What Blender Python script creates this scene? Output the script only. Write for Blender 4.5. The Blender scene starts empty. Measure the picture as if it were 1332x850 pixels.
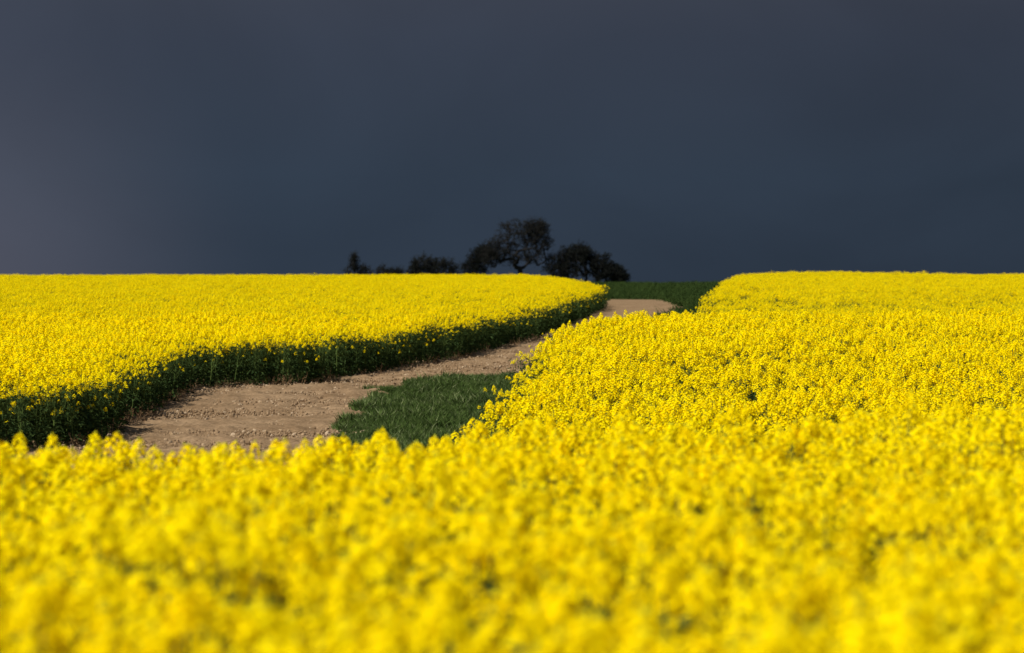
import bpy, math, random
import numpy as np
from mathutils import Vector, Matrix
random.seed(7); RNG=np.random.default_rng(11)
scene=bpy.context.scene
scene.view_settings.view_transform='Standard'
scene.view_settings.look='None'
scene.view_settings.exposure=0

# ------------------------------------------------------------ noise helpers
_T=RNG.random((256,256))
def vnoise(x,y,s=1.0,o=0.0):
    x=np.asarray(x,float); y=np.asarray(y,float)
    ca,sa=math.cos(.6+o),math.sin(.6+o)
    x,y=(x*ca-y*sa)/s+o+500,(x*sa+y*ca)/s+o*1.7+500
    xi=np.floor(x).astype(int); yi=np.floor(y).astype(int)
    fx=x-xi; fy=y-yi; fx=fx*fx*(3-2*fx); fy=fy*fy*(3-2*fy)
    a=_T[xi%256,yi%256]; b=_T[(xi+1)%256,yi%256]; c=_T[xi%256,(yi+1)%256]; d=_T[(xi+1)%256,(yi+1)%256]
    return (a*(1-fx)+b*fx)*(1-fy)+(c*(1-fx)+d*fx)*fy-0.5
def sstep(a,b,x):
    t=np.clip((np.asarray(x,float)-a)/(b-a),0,1); return t*t*(3-2*t)

# ------------------------------------------------------------ plan polygons (metres)
left_edge=[(-60,34),(-20,38),(-11,43),(-8.9,46.8),(-8.2,49.3),(-7.7,53),(-8.0,61),(-8.2,69),(-8.3,73.0),(-7.6,75.2),(-6.3,76.0),(-5.15,77.5),
           (-3.35,85),(-1.65,92.5),(.4,105),(2.5,125),(4.2,148),(5.2,163),(5.5,180),(4.6,250),(3,335),(3,352)]
LEFT=left_edge+[(-120,352),(-120,34)]
right_edge=[(-.95,38),(-.62,43),(-.28,50),(0.12,55.5),(.66,65),(1.27,73),(2.05,80),(3.5,89),(5.5,100),(7.2,111),(10.7,150),(17.5,230),(27,340),(28,352)]
RIGHT=right_edge+[(130,352),(130,38)]
FRONT=[(-20,-6),(20,-6),(20,28.8),(3,28.0),(-3,27.0),(-20,25.5)]
SOIL=[(-9.5,30),(-9.5,48),(-8.5,52),(-8.3,54),(-8.8,70),(-8.8,76),(-6.5,77.5),(-5.3,79),(-3.6,86.5),(-2,94),(0,106),(2.2,126),(3.9,149),(5,165),(6.4,201),
      (10.6,198),(10.2,165),(6.2,126),(3.6,100),(2.6,86),(1.0,80.8),(-.8,79.4),(-2.2,78),(-2.95,75.5),(-3.3,71),(-3.1,61),(-3.0,53),(-2.8,40),(-2.8,30)]

# ------------------------------------------------------------ terrain height
PD=[-60,0,7,18,26,33,42,50,62,75,85,100,115,130,150,170,200,250,300,345,380,420,500,700,1200,3000]
PZ=[.8,.78,.70,.45,.25,.05,.0,.0,.02,.1,.26,.5,.69,.85,1.05,1.2,1.38,1.6,1.76,1.86,1.86,1.7,.8,-5,-18,-45]
_dd=np.arange(-60,700,0.5); _zz=np.interp(_dd,PD,PZ)
_k=np.hanning(15); _k/=_k.sum(); _zs=np.convolve(np.pad(_zz,7,mode='edge'),_k,mode='valid')
RD=[30,34,40,45,50,56,63,70,78,83,92,100,110,118,128,140]
RZ=[0,-.40,-.60,-.55,-.36,-.04,.26,.43,.50,.38,-.04,-.34,-.48,-.44,-.18,0]
_rz=np.interp(_dd,RD,RZ); _k2=np.hanning(9); _k2/=_k2.sum(); _rz=np.convolve(np.pad(_rz,4,mode='edge'),_k2,mode='valid')
_ex=[p[0] for p in right_edge]; _ey=[p[1] for p in right_edge]
def ground(x,y):
    x=np.asarray(x,float); y=np.asarray(y,float)
    z=np.where(y<690,np.interp(y,_dd,_zs),np.interp(y,PD,PZ))
    z=z+sstep(-1.2,.5,x-np.interp(y,_ey,_ex))*np.interp(y,_dd,_rz)
    z=z+0.026*np.clip(x,-9,9)*sstep(12,20,y)*(1-sstep(28,38,y))
    z=z+0.05*vnoise(x,y,9,3)*sstep(35,60,y)+.20*vnoise(x,y,4.5,8)*sstep(46,52,y)*(1-sstep(85,95,y))*sstep(.3,1.5,x-np.interp(y,_ey,_ex))
    z=z+sstep(180,300,y)*(.22*vnoise(x,y,11,5)+.12*vnoise(x,y,26,2)+sstep(22,30,x)*(.3*np.exp(-((x-36)/9)**2)+.3*vnoise(x,y,7,1)-.7*np.exp(-((x-50.5)/1.6)**2)))
    return z

def sdist(px,py,poly):
    px=np.asarray(px,float); py=np.asarray(py,float)
    ins=np.zeros(px.shape,bool); dm=np.full(px.shape,1e9)
    n=len(poly)
    for i in range(n):
        x0,y0=poly[i]; x1,y1=poly[(i+1)%n]
        dx,dy=x1-x0,y1-y0; L=dx*dx+dy*dy
        t=np.clip(((px-x0)*dx+(py-y0)*dy)/L,0,1)
        dm=np.minimum(dm,np.hypot(px-x0-t*dx,py-y0-t*dy))
        if y0!=y1:
            c=((y0>py)!=(y1>py))&(px<(x1-x0)*(py-y0)/(y1-y0)+x0); ins^=c
    return np.where(ins,dm,-dm)

# ------------------------------------------------------------ material helpers
def newmat(name):
    m=bpy.data.materials.new(name); m.use_nodes=True
    nt=m.node_tree; nt.nodes.clear()
    out=nt.nodes.new('ShaderNodeOutputMaterial'); return m,nt,out
def N(nt,t,**kw):
    n=nt.nodes.new(t)
    for k,v in kw.items(): setattr(n,k,v)
    return n
def ramp(nt,stops):
    r=nt.nodes.new('ShaderNodeValToRGB'); e=r.color_ramp.elements
    while len(e)<len(stops): e.new(0.5)
    for el,(p,c) in zip(e,stops): el.position=p; el.color=(*c,1)
    return r
def leafy(name,c1,c2,trans=.3):
    m,nt,out=newmat(name); L=nt.links
    oi=N(nt,'ShaderNodeObjectInfo')
    geo=N(nt,'ShaderNodeNewGeometry')
    add=N(nt,'ShaderNodeMath',operation='ADD'); L.new(oi.outputs['Random'],add.inputs[0]); L.new(geo.outputs['Random Per Island'],add.inputs[1])
    mul=N(nt,'ShaderNodeMath',operation='MULTIPLY'); L.new(add.outputs[0],mul.inputs[0]); mul.inputs[1].default_value=.5
    r=ramp(nt,[(0.1,c1),(0.9,c2)]); L.new(mul.outputs[0],r.inputs[0])
    col=r.outputs[0]
    d=N(nt,'ShaderNodeBsdfDiffuse')
    t=N(nt,'ShaderNodeBsdfTranslucent'); ms=N(nt,'ShaderNodeMixShader'); ms.inputs[0].default_value=trans
    L.new(col,d.inputs['Color']); L.new(col,t.inputs['Color'])
    L.new(d.outputs[0],ms.inputs[1]); L.new(t.outputs[0],ms.inputs[2])
    L.new((ms if trans>0 else d).outputs[0],out.inputs[0])
    return m
M_pet=leafy('rapeseed_petal',(.93,.66,.001),(.98,.80,.003),.26)
M_bud=leafy('rapeseed_bud',(.5,.5,.02),(.7,.62,.03),.2)
M_stem=leafy('rapeseed_stem',(.055,.085,.022),(.10,.14,.035),0)
M_leaf=leafy('rapeseed_leaf',(.022,.042,.014),(.075,.115,.034),.25)
M_dry=leafy('dry_stalk',(.16,.09,.045),(.30,.19,.10),0)
M_gr=leafy('grass_blade',(.032,.062,.014),(.10,.145,.038),.3)
M_grf=leafy('grass_blade_light',(.13,.17,.06),(.24,.27,.12),.3)
M_grd=leafy('grass_blade_dark',(.024,.045,.012),(.055,.085,.022),.2)
M_bark=leafy('tree_bark',(.012,.011,.011),(.022,.020,.019),0)  # near-black bark: cloud shadow over the skyline trees is put into this colour
M_tleaf=leafy('tree_foliage',(.008,.010,.009),(.019,.020,.016),.1)  # foliage darkened likewise, the cloud shade is in the base colour

# ------------------------------------------------------------ mesh builder
class MB:
    def __init__(s): s.v=[]; s.f=[]; s.m=[]
    def face(s,pts,mi):
        b=len(s.v); s.v.extend([tuple(p) for p in pts]); s.f.append(tuple(range(b,b+len(pts)))); s.m.append(mi)
    def tube(s,pts,rad,mi,n=4):
        pts=[Vector(p) for p in pts]; b=len(s.v)
        for i,p in enumerate(pts):
            d=(pts[min(i+1,len(pts)-1)]-pts[max(i-1,0)]).normalized()
            u=d.orthogonal().normalized(); w=d.cross(u)
            for k in range(n):
                a=2*math.pi*k/n; s.v.append(tuple(p+(u*math.cos(a)+w*math.sin(a))*rad[i]))
        for i in range(len(pts)-1):
            for k in range(n):
                k2=(k+1)%n
                s.f.append((b+i*n+k,b+i*n+k2,b+(i+1)*n+k2,b+(i+1)*n+k)); s.m.append(mi)
    def obj(s,name,mats,link=None,smooth=False):
        me=bpy.data.meshes.new(name); me.from_pydata(s.v,[],s.f)
        for m in mats: me.materials.append(m)
        me.polygons.foreach_set('material_index',s.m)
        me.update(); o=bpy.data.objects.new(name,me)
        (link or scene.collection).objects.link(o); return o
def rv(r=random): 
    return Vector((r.gauss(0,1),r.gauss(0,1),r.gauss(0,1))).normalized()

def raceme(mb,base,axis,size=1.0,nf=20):
    axis=axis.normalized(); u=axis.orthogonal().normalized(); w=axis.cross(u)
    for i in range(nf):
        t=i/nf
        a=i*2.39996+random.uniform(-.3,.3)
        h=(.0+.080*t)*size+random.uniform(-.006,.006)
        rr=(.040*(1-t)**.6+.008)*size*random.uniform(.8,1.15)
        rad=(u*math.cos(a)+w*math.sin(a))
        c=base+axis*h+rad*rr
        nrm=(axis*(.45+.9*t)+rad*1.0+rv()*.3).normalized()
        e1=nrm.orthogonal().normalized(); e2=nrm.cross(e1); ph=random.uniform(0,1.57)
        pl=.0135*size*random.uniform(.85,1.15)
        for k in range(4):
            b=ph+k*math.pi/2
            dr=e1*math.cos(b)+e2*math.sin(b); sd=e1*-math.sin(b)+e2*math.cos(b)
            lift=nrm*pl*random.uniform(.0,.4)
            mb.face([c,c+dr*pl*.65-sd*pl*.55+lift*.6,c+dr*pl*1.15+lift,c+dr*pl*.65+sd*pl*.55+lift*.6],0)
    top=base+axis*.085*size
    for i in range(3):
        c=top+rv()*.006*size; s=.006*size
        mb.face([c+u*s,c+w*s,c+axis*s*1.6],1); mb.face([c-u*s,c-w*s,c+axis*s*1.6],1); mb.face([c+u*s,c-w*s,c+axis*s*1.6],1); mb.face([c-u*s,c+w*s,c+axis*s*1.6],1)

def leaf(mb,c,dr,L,W,mi):
    dr=dr.normalized(); sd=dr.cross(Vector((0,0,1)))
    if sd.length<.1: sd=Vector((1,0,0))
    sd.normalize(); sd=(sd+rv()*.35).normalized()
    mid=c+dr*L*.5+Vector((0,0,L*.08)); tip=c+dr*L-Vector((0,0,L*.2))
    mb.face([c,mid-sd*W*.5,tip],mi); mb.face([c,tip,mid+sd*W*.5],mi)

def make_plant(name,coll,kind='mid'):
    mb=MB(); H=1.28; edge=kind=='edge'; far=kind=='far'
    nb=random.randint(5,7) if not far else 9
    K=.72 if far else 1.0
    lean=Vector((random.uniform(-.06,.06),random.uniform(-.06,.06),0))
    mb.tube([(0,0,-.05),lean*.5+Vector((0,0,.6)),lean+Vector((0,0,H-.08))],[.010,.008,.004],3,3)
    raceme(mb,lean+Vector((0,0,H-.11)),Vector((lean.x,lean.y,1)),(1.5 if not edge else 1.1)*K,24)
    for i in range(nb):
        a=i*2.4+random.uniform(-.5,.5); z0=random.uniform(.5,.95); R=random.uniform(.10,.27)
        z1=H-random.uniform(.04,.32)-.08
        if far: z1=H-random.uniform(.02,.18)-.08
        if edge:
            z1=H-random.uniform(.02,.2)-.08
            if random.random()<.3: z1=random.uniform(.62,1.05); z0=z1-.3; R=random.uniform(.1,.26)
        p0=lean*z0+Vector((0,0,z0)); p2=Vector((math.cos(a)*R,math.sin(a)*R,z1))+lean
        p1=(p0+p2)/2+Vector((math.cos(a)*R*.25,math.sin(a)*R*.25,-.04))
        mb.tube([p0,p1,p2],[.005,.004,.003],3,3)
        sz=random.uniform(1.0,1.5)*K if not edge else random.uniform(.5,.9)
        raceme(mb,p2,(p2-p1).normalized()+Vector((0,0,.5)),sz,random.randint(16,22) if not far else 12)
    nl=80 if edge else 24
    for i in range(nl):
        a=random.uniform(0,6.28); z=random.uniform(.08,1.12) ; r0=random.uniform(0,.2)
        c=Vector((math.cos(a)*r0,math.sin(a)*r0,z))
        dr=Vector((math.cos(a+random.uniform(-.7,.7)),math.sin(a+random.uniform(-.7,.7)),random.uniform(-.5,.7)))
        L=random.uniform(.06,.17)*(1.25-.5*z); leaf(mb,c,dr,L,L*.42,2)
    for i in range(14 if edge else 5):
        a=random.uniform(0,6.28); z=random.uniform(.55,1.05)
        c=Vector((0,0,z))+lean*z; e=c+Vector((math.cos(a)*.12,math.sin(a)*.12,.07))
        mb.tube([c,e],[.0025,.0015],3,3)
    return mb.obj(name,[M_pet,M_bud,M_leaf,M_stem],coll)
C_pl=bpy.data.collections.new('rapeseed_plant_variants'); C_ed=bpy.data.collections.new('rapeseed_edge_variants'); C_fa=bpy.data.collections.new('rapeseed_far_variants')
for i in range(10): make_plant('rapeseed_plant_v%02d'%i,C_pl)
for i in range(7): make_plant('rapeseed_edge_plant_v%02d'%i,C_ed,'edge')
for i in range(10): make_plant('rapeseed_small_plant_v%02d'%i,C_fa,'far')
C_gr=bpy.data.collections.new('grass_variants'); C_gd=bpy.data.collections.new('dark_grass_variants')
for i in range(12):
    mb=MB()
    for k in range(26):
        a=random.uniform(0,6.28); r=random.uniform(0,.11); h=random.uniform(.06,.17)
        c=Vector((math.cos(a)*r,math.sin(a)*r,0)); d=Vector((random.uniform(-1,1),random.uniform(-1,1),0))*h*.8
        sd=Vector((random.uniform(-1,1),random.uniform(-1,1),0)).normalized()*.007
        m1=c+d*.35+Vector((0,0,h*.6)); tip=c+d+Vector((0,0,h)); mi=1 if random.random()<(.03+.035*i) else 0
        mb.face([c-sd,c+sd,m1+sd*.8,m1-sd*.8],mi); mb.face([m1-sd*.8,m1+sd*.8,tip],mi)
    if i<8: mb.obj('grass_tuft_v%d'%i,[M_gr,M_grf],C_gr)
    else: mb.obj('dark_grass_tuft_v%d'%i,[M_grd,M_grd],C_gd)
C_dr=bpy.data.collections.new('dry_stalk_variants')
for i in range(4):
    mb=MB()
    for k in range(5):
        c=Vector((random.uniform(-.1,.1),random.uniform(-.1,.1),0)); e=c+Vector((random.uniform(-.15,.15),random.uniform(-.15,.15),random.uniform(.1,.38)))
        mb.tube([c,(c+e)/2+rv()*.02,e],[.005,.004,.002],0,3)
        for q in range(3):
            f=c.lerp(e,random.uniform(.3,1)); leaf(mb,f,rv(),.07,.02,0)
    mb.obj('dry_stalk_v%d'%i,[M_dry],C_dr)

def soil_color(nt,vec):
    L=nt.links
    n1=N(nt,'ShaderNodeTexNoise'); n1.inputs['Scale'].default_value=.8; n1.inputs['Detail'].default_value=7; n1.inputs['Roughness'].default_value=.65
    n2=N(nt,'ShaderNodeTexNoise'); n2.inputs['Scale'].default_value=11; n2.inputs['Detail'].default_value=5; n2.inputs['Roughness'].default_value=.7
    L.new(vec,n1.inputs['Vector']); L.new(vec,n2.inputs['Vector'])
    r1=ramp(nt,[(.3,(.19,.120,.064)),(.7,(.33,.222,.127))]); L.new(n1.outputs[0],r1.inputs[0])
    r2=ramp(nt,[(.28,(.5,.48,.45)),(.5,(.95,.95,.95)),(.75,(1.3,1.27,1.24))]); L.new(n2.outputs[0],r2.inputs[0])
    mx=N(nt,'ShaderNodeMix',data_type='RGBA',blend_type='MULTIPLY'); mx.inputs[0].default_value=1
    L.new(r1.outputs[0],mx.inputs[6]); L.new(r2.outputs[0],mx.inputs[7]); return mx.outputs[2],n2.outputs[0]
M_clod,nt,out=newmat('soil_clod')
oi=N(nt,'ShaderNodeObjectInfo'); r=ramp(nt,[(0,(.19,.12,.065)),(.8,(.31,.21,.12)),(1,(.42,.31,.2))]); nt.links.new(oi.outputs['Random'],r.inputs[0])
b=N(nt,'ShaderNodeBsdfDiffuse')
nt.links.new(r.outputs[0],b.inputs['Color']); nt.links.new(b.outputs[0],out.inputs[0])
C_cl=bpy.data.collections.new('clod_variants')
import bmesh
for i in range(5):
    bm=bmesh.new(); bmesh.ops.create_icosphere(bm,subdivisions=2,radius=1)
    for v in bm.verts: v.co*=random.uniform(.75,1.15); v.co.z*=.7; v.co.x*=1.2
    me=bpy.data.meshes.new('clod'); bm.to_mesh(me); bm.free(); me.materials.append(M_clod)
    C_cl.objects.link(bpy.data.objects.new('clod_v%d'%i,me))

# ------------------------------------------------------------ scatter via geometry nodes
def scatter(name,x,y,z,rot,scl,idx,coll):
    n=len(x); me=bpy.data.meshes.new(name); me.vertices.add(n)
    me.vertices.foreach_set('co',np.stack([x,y,z],1).astype(np.float32).ravel())
    for an,tp,arr,key in (('rot','FLOAT_VECTOR',rot,'vector'),('scl','FLOAT_VECTOR',scl,'vector'),('idx','INT',idx,'value')):
        a=me.attributes.new(an,tp,'POINT'); a.data.foreach_set(key,np.ascontiguousarray(arr).ravel().astype(np.int32 if tp=='INT' else np.float32))
    me.update(); o=bpy.data.objects.new(name,me); scene.collection.objects.link(o)
    g=bpy.data.node_groups.new(name+'_scatter','GeometryNodeTree')
    g.interface.new_socket(name='Geometry',in_out='INPUT',socket_type='NodeSocketGeometry')
    g.interface.new_socket(name='Geometry',in_out='OUTPUT',socket_type='NodeSocketGeometry')
    gi=g.nodes.new('NodeGroupInput'); go=g.nodes.new('NodeGroupOutput')
    iop=g.nodes.new('GeometryNodeInstanceOnPoints'); ci=g.nodes.new('GeometryNodeCollectionInfo')
    ci.inputs['Collection'].default_value=coll; ci.inputs['Separate Children'].default_value=True; ci.inputs['Reset Children'].default_value=True
    def na(nm,t):
        q=g.nodes.new('GeometryNodeInputNamedAttribute'); q.data_type=t; q.inputs['Name'].default_value=nm; return q.outputs['Attribute']
    er=g.nodes.new('FunctionNodeEulerToRotation')
    g.links.new(na('rot','FLOAT_VECTOR'),er.inputs[0])
    g.links.new(gi.outputs[0],iop.inputs['Points']); g.links.new(ci.outputs[0],iop.inputs['Instance'])
    iop.inputs['Pick Instance'].default_value=True
    g.links.new(na('idx','INT'),iop.inputs['Instance Index']); g.links.new(er.outputs[0],iop.inputs['Rotation'])
    g.links.new(na('scl','FLOAT_VECTOR'),iop.inputs['Scale']); g.links.new(iop.outputs[0],go.inputs[0])
    m=o.modifiers.new('scatter','NODES'); m.node_group=g; return o

def sample(y0,y1,dens,slope=.185,mar=4.0):
    W=slope*y1+mar; n=int((y1-y0)*2*W*dens)
    x=RNG.uniform(-W,W,n); y=RNG.uniform(y0,y1,n)
    k=np.abs(x)<slope*y+mar
    return x[k],y[k]
def crop(poly,bands,mar,amp):
    X=[];Y=[];SC=[]
    for (y0,y1,dens,hs) in bands:
        x,y=sample(y0,y1,dens,mar=mar); X.append(x);Y.append(y);SC.append(np.full(len(x),hs))
    x=np.concatenate(X);y=np.concatenate(Y);hs=np.concatenate(SC)
    jx=x+.5*vnoise(x,y,1.3,5)+.3*vnoise(x,y,.5,9)
    sd=sdist(jx,y,poly); k=sd>0; x,y,hs,sd=x[k],y[k],hs[k],sd[k]
    n=len(x)
    h=1+amp*(.13*vnoise(x,y,2.6,1)+.18*vnoise(x,y,.8,2)+RNG.normal(0,.055,n))
    h*=.93+.07*sstep(0,1.0,sd)
    rot=np.stack([RNG.normal(0,.07,n),RNG.normal(0,.07,n),RNG.uniform(0,6.28,n)],1)
    scl=np.stack([hs*RNG.uniform(.85,1.2,n)]*2+[h],1)
    z=ground(x,y)-.02
    return x,y,z,rot,scl,sd
def build_crop(name,poly,bands,edge_w,mar=4.0,amp=1.0,yfar=95):
    x,y,z,rot,scl,sd=crop(poly,bands,mar,amp)
    e=(sd<edge_w*np.where(y<60,.55,1.0))&(y<190); f=(~e)&(y>yfar); i=(~e)&(~f)
    scatter(name,x[i],y[i],z[i],rot[i],scl[i],RNG.integers(0,10,i.sum()),C_pl)
    if e.sum(): scatter(name+'_margin',x[e],y[e],z[e],rot[e],scl[e],RNG.integers(0,7,e.sum()),C_ed)
    if f.sum(): scatter(name+'_beyond',x[f],y[f],z[f],rot[f],scl[f],RNG.integers(0,10,f.sum()),C_fa)
    print(name,i.sum(),e.sum(),f.sum())
build_crop('rapeseed_field',FRONT,[(-2,29,8.5,1.0)],0.0,2.5,1.15)
build_crop('rapeseed_field_left',LEFT,[(38,110,11,1.0),(110,200,6,1.1),(200,352,3,1.3)],1.0,4)
build_crop('rapeseed_field_right',RIGHT,[(38,95,7.5,1.0),(95,200,6,1.1),(200,352,3,1.3)],.25,4,1.2)

# ------------------------------------------------------------ ground sheet
def axis(segs):
    out=[]
    for a,b,st in segs: out.append(np.arange(a,b,st))
    return np.concatenate(out+[[segs[-1][1]]])
gx=axis([(-2500,-400,300),(-400,-100,50),(-100,-14,4),(-14,-9.5,.5),(-9.5,3,.085),(3,14,.4),(14,100,2),(100,400,50),(400,2500,300)])
gy=axis([(-200,-10,15),(-10,46,1.0),(46,108,.12),(108,210,.8),(210,440,5),(440,1000,40),(1000,3000,250)])
GX,GY=np.meshgrid(gx,gy); GZ=ground(GX,GY)
sd=sdist(GX,GY,SOIL)+.7*vnoise(GX,GY,1.1,4)+.4*vnoise(GX,GY,.3,6)
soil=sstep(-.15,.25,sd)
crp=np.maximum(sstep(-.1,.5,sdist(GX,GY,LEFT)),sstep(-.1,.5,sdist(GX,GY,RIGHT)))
rows=.012*np.sin((GX*.97+GY*.10)*2*math.pi/.62+4*vnoise(GX,GY,3,1))
GZ=GZ+soil*(rows+.06*vnoise(GX,GY,.47,7)+.05*vnoise(GX,GY,.23,3.3)+.035*vnoise(GX,GY,.13,8)+.12*vnoise(GX,GY,1.7,2))*(GY>45)*(GY<112)
nx,ny=len(gx),len(gy)
me=bpy.data.meshes.new('ground'); V=np.stack([GX,GY,GZ],2).reshape(-1,3)
ii=(np.arange(ny-1)[:,None]*nx+np.arange(nx-1)[None,:]).ravel()
F=np.stack([ii,ii+1,ii+nx+1,ii+nx],1)
me.vertices.add(len(V)); me.vertices.foreach_set('co',V.astype(np.float32).ravel())
me.loops.add(F.size); me.loops.foreach_set('vertex_index',F.ravel().astype(np.int32))
me.polygons.add(len(F)); me.polygons.foreach_set('loop_start',(np.arange(len(F))*4).astype(np.int32))
me.update(calc_edges=True); me.polygons.foreach_set('use_smooth',np.ones(len(F),bool))
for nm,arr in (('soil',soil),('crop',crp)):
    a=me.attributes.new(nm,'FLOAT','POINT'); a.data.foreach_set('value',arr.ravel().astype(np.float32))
M_g,nt,out=newmat('ground'); L=nt.links
tc=N(nt,'ShaderNodeTexCoord'); vec=tc.outputs['Object']
sc,sh=soil_color(nt,vec)
n3=N(nt,'ShaderNodeTexNoise'); n3.inputs['Scale'].default_value=1.1; n3.inputs['Detail'].default_value=8; n3.inputs['Roughness'].default_value=.7; L.new(vec,n3.inputs['Vector'])
gr=ramp(nt,[(.3,(.025,.045,.012)),(.62,(.055,.08,.022)),(.75,(.11,.10,.045))]); L.new(n3.outputs[0],gr.inputs[0])
a1=N(nt,'ShaderNodeAttribute',attribute_name='soil'); a2=N(nt,'ShaderNodeAttribute',attribute_name='crop')
m1=N(nt,'ShaderNodeMix',data_type='RGBA'); L.new(a1.outputs['Fac'],m1.inputs[0]); L.new(gr.outputs[0],m1.inputs[6]); L.new(sc,m1.inputs[7])
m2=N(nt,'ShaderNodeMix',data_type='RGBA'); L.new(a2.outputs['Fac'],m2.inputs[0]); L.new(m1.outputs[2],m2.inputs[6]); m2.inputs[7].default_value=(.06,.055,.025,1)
bs=N(nt,'ShaderNodeBsdfDiffuse')
bp=N(nt,'ShaderNodeBump'); bp.inputs['Strength'].default_value=.7; bp.inputs['Distance'].default_value=.04; L.new(sh,bp.inputs['Height'])
L.new(bp.outputs[0],bs.inputs['Normal']); L.new(m2.outputs[2],bs.inputs['Color']); L.new(bs.outputs[0],out.inputs[0])
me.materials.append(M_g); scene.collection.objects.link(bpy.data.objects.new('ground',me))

# clods
x=RNG.uniform(-9.5,4,45000); y=RNG.uniform(46,112,45000); s=sdist(x,y,SOIL)+.5*vnoise(x,y,.9,4); k=s>-.15; x,y=x[k],y[k]; n=len(x)
s=np.clip(RNG.lognormal(-4.1,.5,n),.006,.05)
scatter('soil_clods',x,y,ground(x,y)+.005,RNG.uniform(0,6.28,(n,3)),np.stack([s]*3,1),RNG.integers(0,5,n),C_cl)
# grass
def grass(name,x,y,big,coll,nv):
    s=sdist(x,y,SOIL)+.7*vnoise(x,y,1.1,4)+.4*vnoise(x,y,.3,6)
    pat=vnoise(x,y,.9,13)+.6*vnoise(x,y,.35,14)
    k=(s<.12)&(sdist(x,y,LEFT)<-.05)&(sdist(x,y,RIGHT)<.3)&((pat>-.33)|(RNG.random(len(x))<.25))
    x,y=x[k],y[k]; n=len(x)
    q=(.95+1.5*vnoise(x,y,.9,3)+1.0*vnoise(x,y,.3,3))*big*RNG.uniform(.55,1.3,n); q=np.clip(q,.25,4)
    idx=np.clip(((vnoise(x,y,1.5,21)+.5)*nv+RNG.normal(0,1,n)).astype(int),0,nv-1)
    scatter(name,x,y,ground(x,y)-.01,np.stack([RNG.normal(0,.12,n),RNG.normal(0,.12,n),RNG.uniform(0,6.28,n)],1),np.stack([q*1.1,q*1.1,q],1),idx,coll)
grass('grass',RNG.uniform(-10,8,75000),RNG.uniform(44,92,75000),1.0,C_gr,8)
grass('grass_strip',RNG.uniform(3,32,45000),RNG.uniform(125,385,45000),1.7,C_gd,4)
# dry stalks at the foot of the left margin
x=RNG.uniform(-9.5,3,14000); y=RNG.uniform(50,110,14000); s=sdist(x,y,LEFT); k=(s>-.35)&(s<.15)&(RNG.random(14000)<np.where(y<78,.4,.10)); x,y=x[k],y[k]; n=len(x)
s=RNG.uniform(.4,1.1,n)
scatter('dry_stalks',x,y,ground(x,y),np.stack([RNG.normal(0,.25,n),RNG.normal(0,.25,n),RNG.uniform(0,6.28,n)],1),np.stack([s]*3,1),RNG.integers(0,4,n),C_dr)

# ------------------------------------------------------------ trees
def make_tree(name,loc,trunk_h,blobs,ntgt,spray,r0=.32,leafn=7,leafs=.16,seed=1,stems=1):
    rnd=random.Random(seed); nodes=[];par=[]
    for s in range(stems):
        ox=rnd.uniform(-1,1)*(stems>1)*blobs[0][3]*.7; prev=-1
        k=max(3,int(trunk_h/.5))
        for i in range(k+1):
            t=i/k; nodes.append(Vector((ox*(1+.3*t)+.12*math.sin(t*3+s),.1*math.sin(t*5),-.3+t*(trunk_h+.3)))); par.append(prev); prev=len(nodes)-1
    tg=[]
    while len(tg)<ntgt:
        b=rnd.choice(blobs); p=rv(rnd)*(rnd.random()**.42)
        tg.append(Vector((b[0]+p.x*b[3],b[1]+p.y*b[4],b[2]+p.z*b[5])))
    top=nodes[-1].copy(); tg.sort(key=lambda p:(p-top).length)
    for p in tg:
        P=np.array([tuple(q) for q in nodes]); dd=np.linalg.norm(P-np.array(tuple(p)),axis=1)
        dd=dd+.35*np.maximum(0,P[:,2]-p.z); j=int(dd.argmin()); q=nodes[j]; d=(p-q).length
        k=max(1,int(d/.6)); prev=j
        for i in range(1,k+1):
            t=i/k; c=q.lerp(p,t)+Vector((0,0,-.12*d*math.sin(math.pi*t)))+(rv(rnd)*.08 if i<k else Vector())
            nodes.append(c); par.append(prev); prev=len(nodes)-1
    n=len(nodes); cnt=[0]*n; ch=[0]*n
    for i in range(n): 
        if par[i]>=0: ch[par[i]]+=1
    for i in range(n-1,-1,-1):
        if ch[i]==0: cnt[i]+=1
        if par[i]>=0: cnt[par[i]]+=cnt[i]
    mx=max(cnt); rad=[max(.026,r0*(c/mx)**.45) for c in cnt]
    mb=MB()
    for i in range(n):
        if par[i]>=0: mb.tube([nodes[par[i]],nodes[i]],[min(rad[par[i]],rad[i]*1.5),rad[i]],0,5 if rad[i]>.08 else 3)
    for i in range(n):
        if ch[i]<=1 and rad[i]<.07:
            for s in range(spray):
                d=(rv(rnd)+Vector((0,0,.35))).normalized(); e=nodes[i]+d*rnd.uniform(.3,1.0)
                mb.tube([nodes[i],nodes[i].lerp(e,.5)+rv(rnd)*.05,e],[.024,.02,.012],0,3)
                for q in range(leafn):
                    c=nodes[i].lerp(e,rnd.uniform(.3,1.1))+rv(rnd)*.14; a=rv(rnd)*leafs; b2=rv(rnd)*leafs*.6
                    mb.face([c-a*.5,c+b2*.5,c+a*.5,c-b2*.5],1)
    o=mb.obj(name,[M_bark,M_tleaf]); o.location=(loc[0],loc[1],float(ground(loc[0],loc[1]))-.1); return o
TY=400
make_tree('oak_tree',(1.1,TY),2.4,[(-2.8,0,5.2,2.3,2,2.0),(-.3,0,7.2,3.0,2.4,2.0),(2.4,0,6.2,2.2,2,2.3),(0.6,0,4.0,3.8,2.2,1.7),(2.4,0,8.0,1.6,1.4,1.3),(-3.9,0,4.0,1.4,1.4,1.5)],700,6,.36,4,.18,3)
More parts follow.
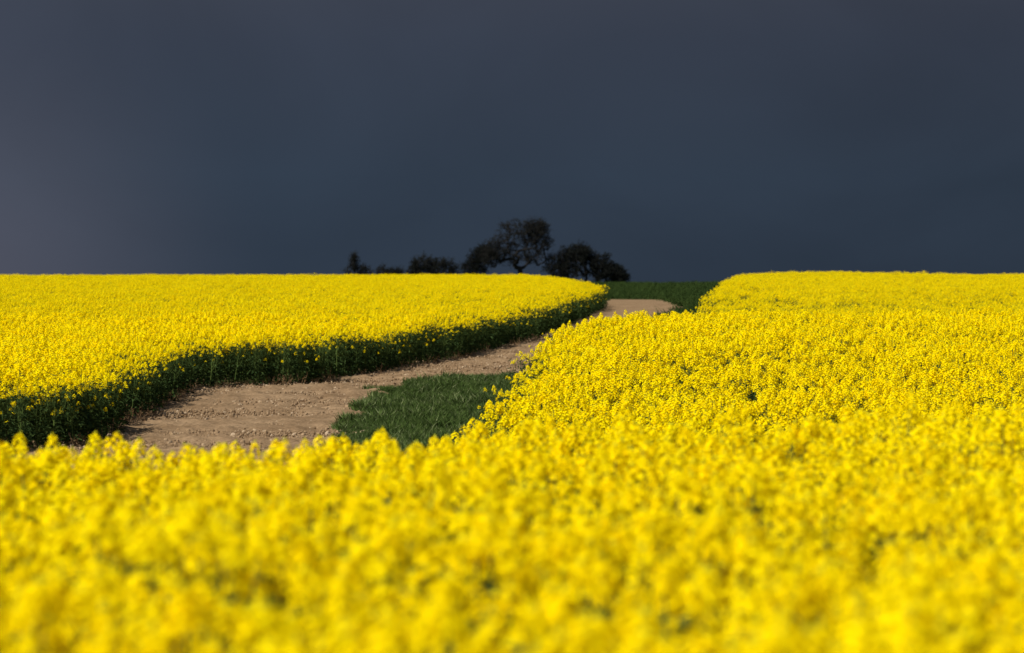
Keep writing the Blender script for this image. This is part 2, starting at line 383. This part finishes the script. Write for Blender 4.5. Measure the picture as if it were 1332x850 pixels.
make_tree('hawthorn_tree',(-4.9,TY+3),1.2,[(0,0,3.2,1.8,1.6,1.9),(.6,0,4.4,1.2,1.1,1.1),(-.8,0,2.2,1.6,1.4,1.4)],240,5,.16,9,.2,5)
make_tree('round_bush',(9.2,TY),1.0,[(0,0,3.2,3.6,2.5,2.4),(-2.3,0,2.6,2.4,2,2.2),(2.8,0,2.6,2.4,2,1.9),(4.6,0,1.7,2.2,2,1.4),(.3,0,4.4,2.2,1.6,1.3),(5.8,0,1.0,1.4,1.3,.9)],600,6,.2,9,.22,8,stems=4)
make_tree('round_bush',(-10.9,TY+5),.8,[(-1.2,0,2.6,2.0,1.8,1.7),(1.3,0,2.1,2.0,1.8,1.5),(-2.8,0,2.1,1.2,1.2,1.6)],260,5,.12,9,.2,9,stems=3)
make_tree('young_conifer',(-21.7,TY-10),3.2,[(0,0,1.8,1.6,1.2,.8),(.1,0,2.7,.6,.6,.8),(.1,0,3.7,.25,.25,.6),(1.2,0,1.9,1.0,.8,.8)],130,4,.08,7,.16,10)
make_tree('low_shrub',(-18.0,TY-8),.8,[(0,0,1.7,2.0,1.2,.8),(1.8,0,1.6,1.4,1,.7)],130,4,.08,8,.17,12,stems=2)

# ------------------------------------------------------------ light
S=Vector((-.52,-.42,.74)).normalized()
elev=math.asin(S.z); az=math.atan2(S.x,S.y)
sl=bpy.data.lights.new('sun','SUN'); sl.energy=5.0; sl.angle=math.radians(.5); sl.color=(1,.97,.9)
so=bpy.data.objects.new('sun',sl); so.rotation_euler=(-S).to_track_quat('-Z','Y').to_euler(); so.location=(-50,-40,80); scene.collection.objects.link(so)
w=bpy.data.worlds.new('World'); scene.world=w; w.use_nodes=True; nt=w.node_tree; nt.nodes.clear(); L=nt.links
out=N(nt,'ShaderNodeOutputWorld')
sky=N(nt,'ShaderNodeTexSky',sky_type='NISHITA'); sky.sun_disc=False; sky.sun_elevation=elev; sky.sun_rotation=az%(2*math.pi)
b1=N(nt,'ShaderNodeBackground'); b1.inputs[1].default_value=.08; L.new(sky.outputs[0],b1.inputs[0])
tc=N(nt,'ShaderNodeTexCoord'); sp=N(nt,'ShaderNodeSeparateXYZ'); L.new(tc.outputs['Generated'],sp.inputs[0])
mr=N(nt,'ShaderNodeMapRange'); mr.inputs[1].default_value=-.005; mr.inputs[2].default_value=.11; L.new(sp.outputs[2],mr.inputs[0])
vr=ramp(nt,[(0,(.027,.040,.062)),(.35,(.031,.046,.071)),(.75,(.038,.049,.074)),(1,(.046,.054,.077))]); L.new(mr.outputs[0],vr.inputs[0])
hz=N(nt,'ShaderNodeMapRange'); hz.inputs[1].default_value=-.18; hz.inputs[2].default_value=.18; hz.inputs[3].default_value=1.10; hz.inputs[4].default_value=.88; L.new(sp.outputs[0],hz.inputs[0])
mp=N(nt,'ShaderNodeMapping'); mp.inputs['Scale'].default_value=(7,7,14); mp.inputs['Location'].default_value=(3.3,0,1.7); L.new(tc.outputs['Generated'],mp.inputs[0])
nz=N(nt,'ShaderNodeTexNoise'); nz.inputs['Scale'].default_value=1.0; nz.inputs['Detail'].default_value=4; nz.inputs['Distortion'].default_value=.6; L.new(mp.outputs[0],nz.inputs['Vector'])
nr=N(nt,'ShaderNodeMapRange'); nr.inputs[1].default_value=.3; nr.inputs[2].default_value=.7; nr.inputs[3].default_value=.9; nr.inputs[4].default_value=1.1; L.new(nz.outputs[0],nr.inputs[0])
mm=N(nt,'ShaderNodeMath',operation='MULTIPLY'); L.new(hz.outputs[0],mm.inputs[0]); L.new(nr.outputs[0],mm.inputs[1])
vm=N(nt,'ShaderNodeVectorMath',operation='SCALE'); L.new(vr.outputs[0],vm.inputs[0]); L.new(mm.outputs[0],vm.inputs['Scale'])
gd=Vector((-.20,1,-.005)).normalized()
ds=N(nt,'ShaderNodeVectorMath',operation='DISTANCE'); ds.inputs[1].default_value=gd; L.new(tc.outputs['Generated'],ds.inputs[0])
gm=N(nt,'ShaderNodeMapRange',interpolation_type='SMOOTHSTEP'); gm.inputs[1].default_value=.12; gm.inputs[2].default_value=0.0; gm.inputs[3].default_value=0; gm.inputs[4].default_value=1; L.new(ds.outputs['Value'],gm.inputs[0])
ga=N(nt,'ShaderNodeMix',data_type='RGBA',blend_type='ADD'); L.new(gm.outputs[0],ga.inputs[0]); L.new(vm.outputs[0],ga.inputs[6]); ga.inputs[7].default_value=(.044,.036,.042,1)
b2=N(nt,'ShaderNodeBackground'); b2.inputs[1].default_value=1; L.new(ga.outputs[2],b2.inputs[0])
ms=N(nt,'ShaderNodeMapRange',interpolation_type='SMOOTHSTEP'); ms.inputs[1].default_value=-.1; ms.inputs[2].default_value=.45; L.new(sp.outputs[1],ms.inputs[0])
mix=N(nt,'ShaderNodeMixShader'); L.new(ms.outputs[0],mix.inputs[0]); L.new(b1.outputs[0],mix.inputs[1]); L.new(b2.outputs[0],mix.inputs[2]); L.new(mix.outputs[0],out.inputs[0])

# ------------------------------------------------------------ camera
cd=bpy.data.cameras.new('camera'); cd.lens=100; cd.sensor_width=36; cd.clip_end=6000; cd.clip_start=.1
cd.dof.use_dof=True; cd.dof.focus_distance=62; cd.dof.aperture_fstop=1.7
co=bpy.data.objects.new('camera',cd); co.location=(0,0,3.0); co.rotation_euler=(math.radians(90-1.006),0,0)
scene.collection.objects.link(co); scene.camera=co
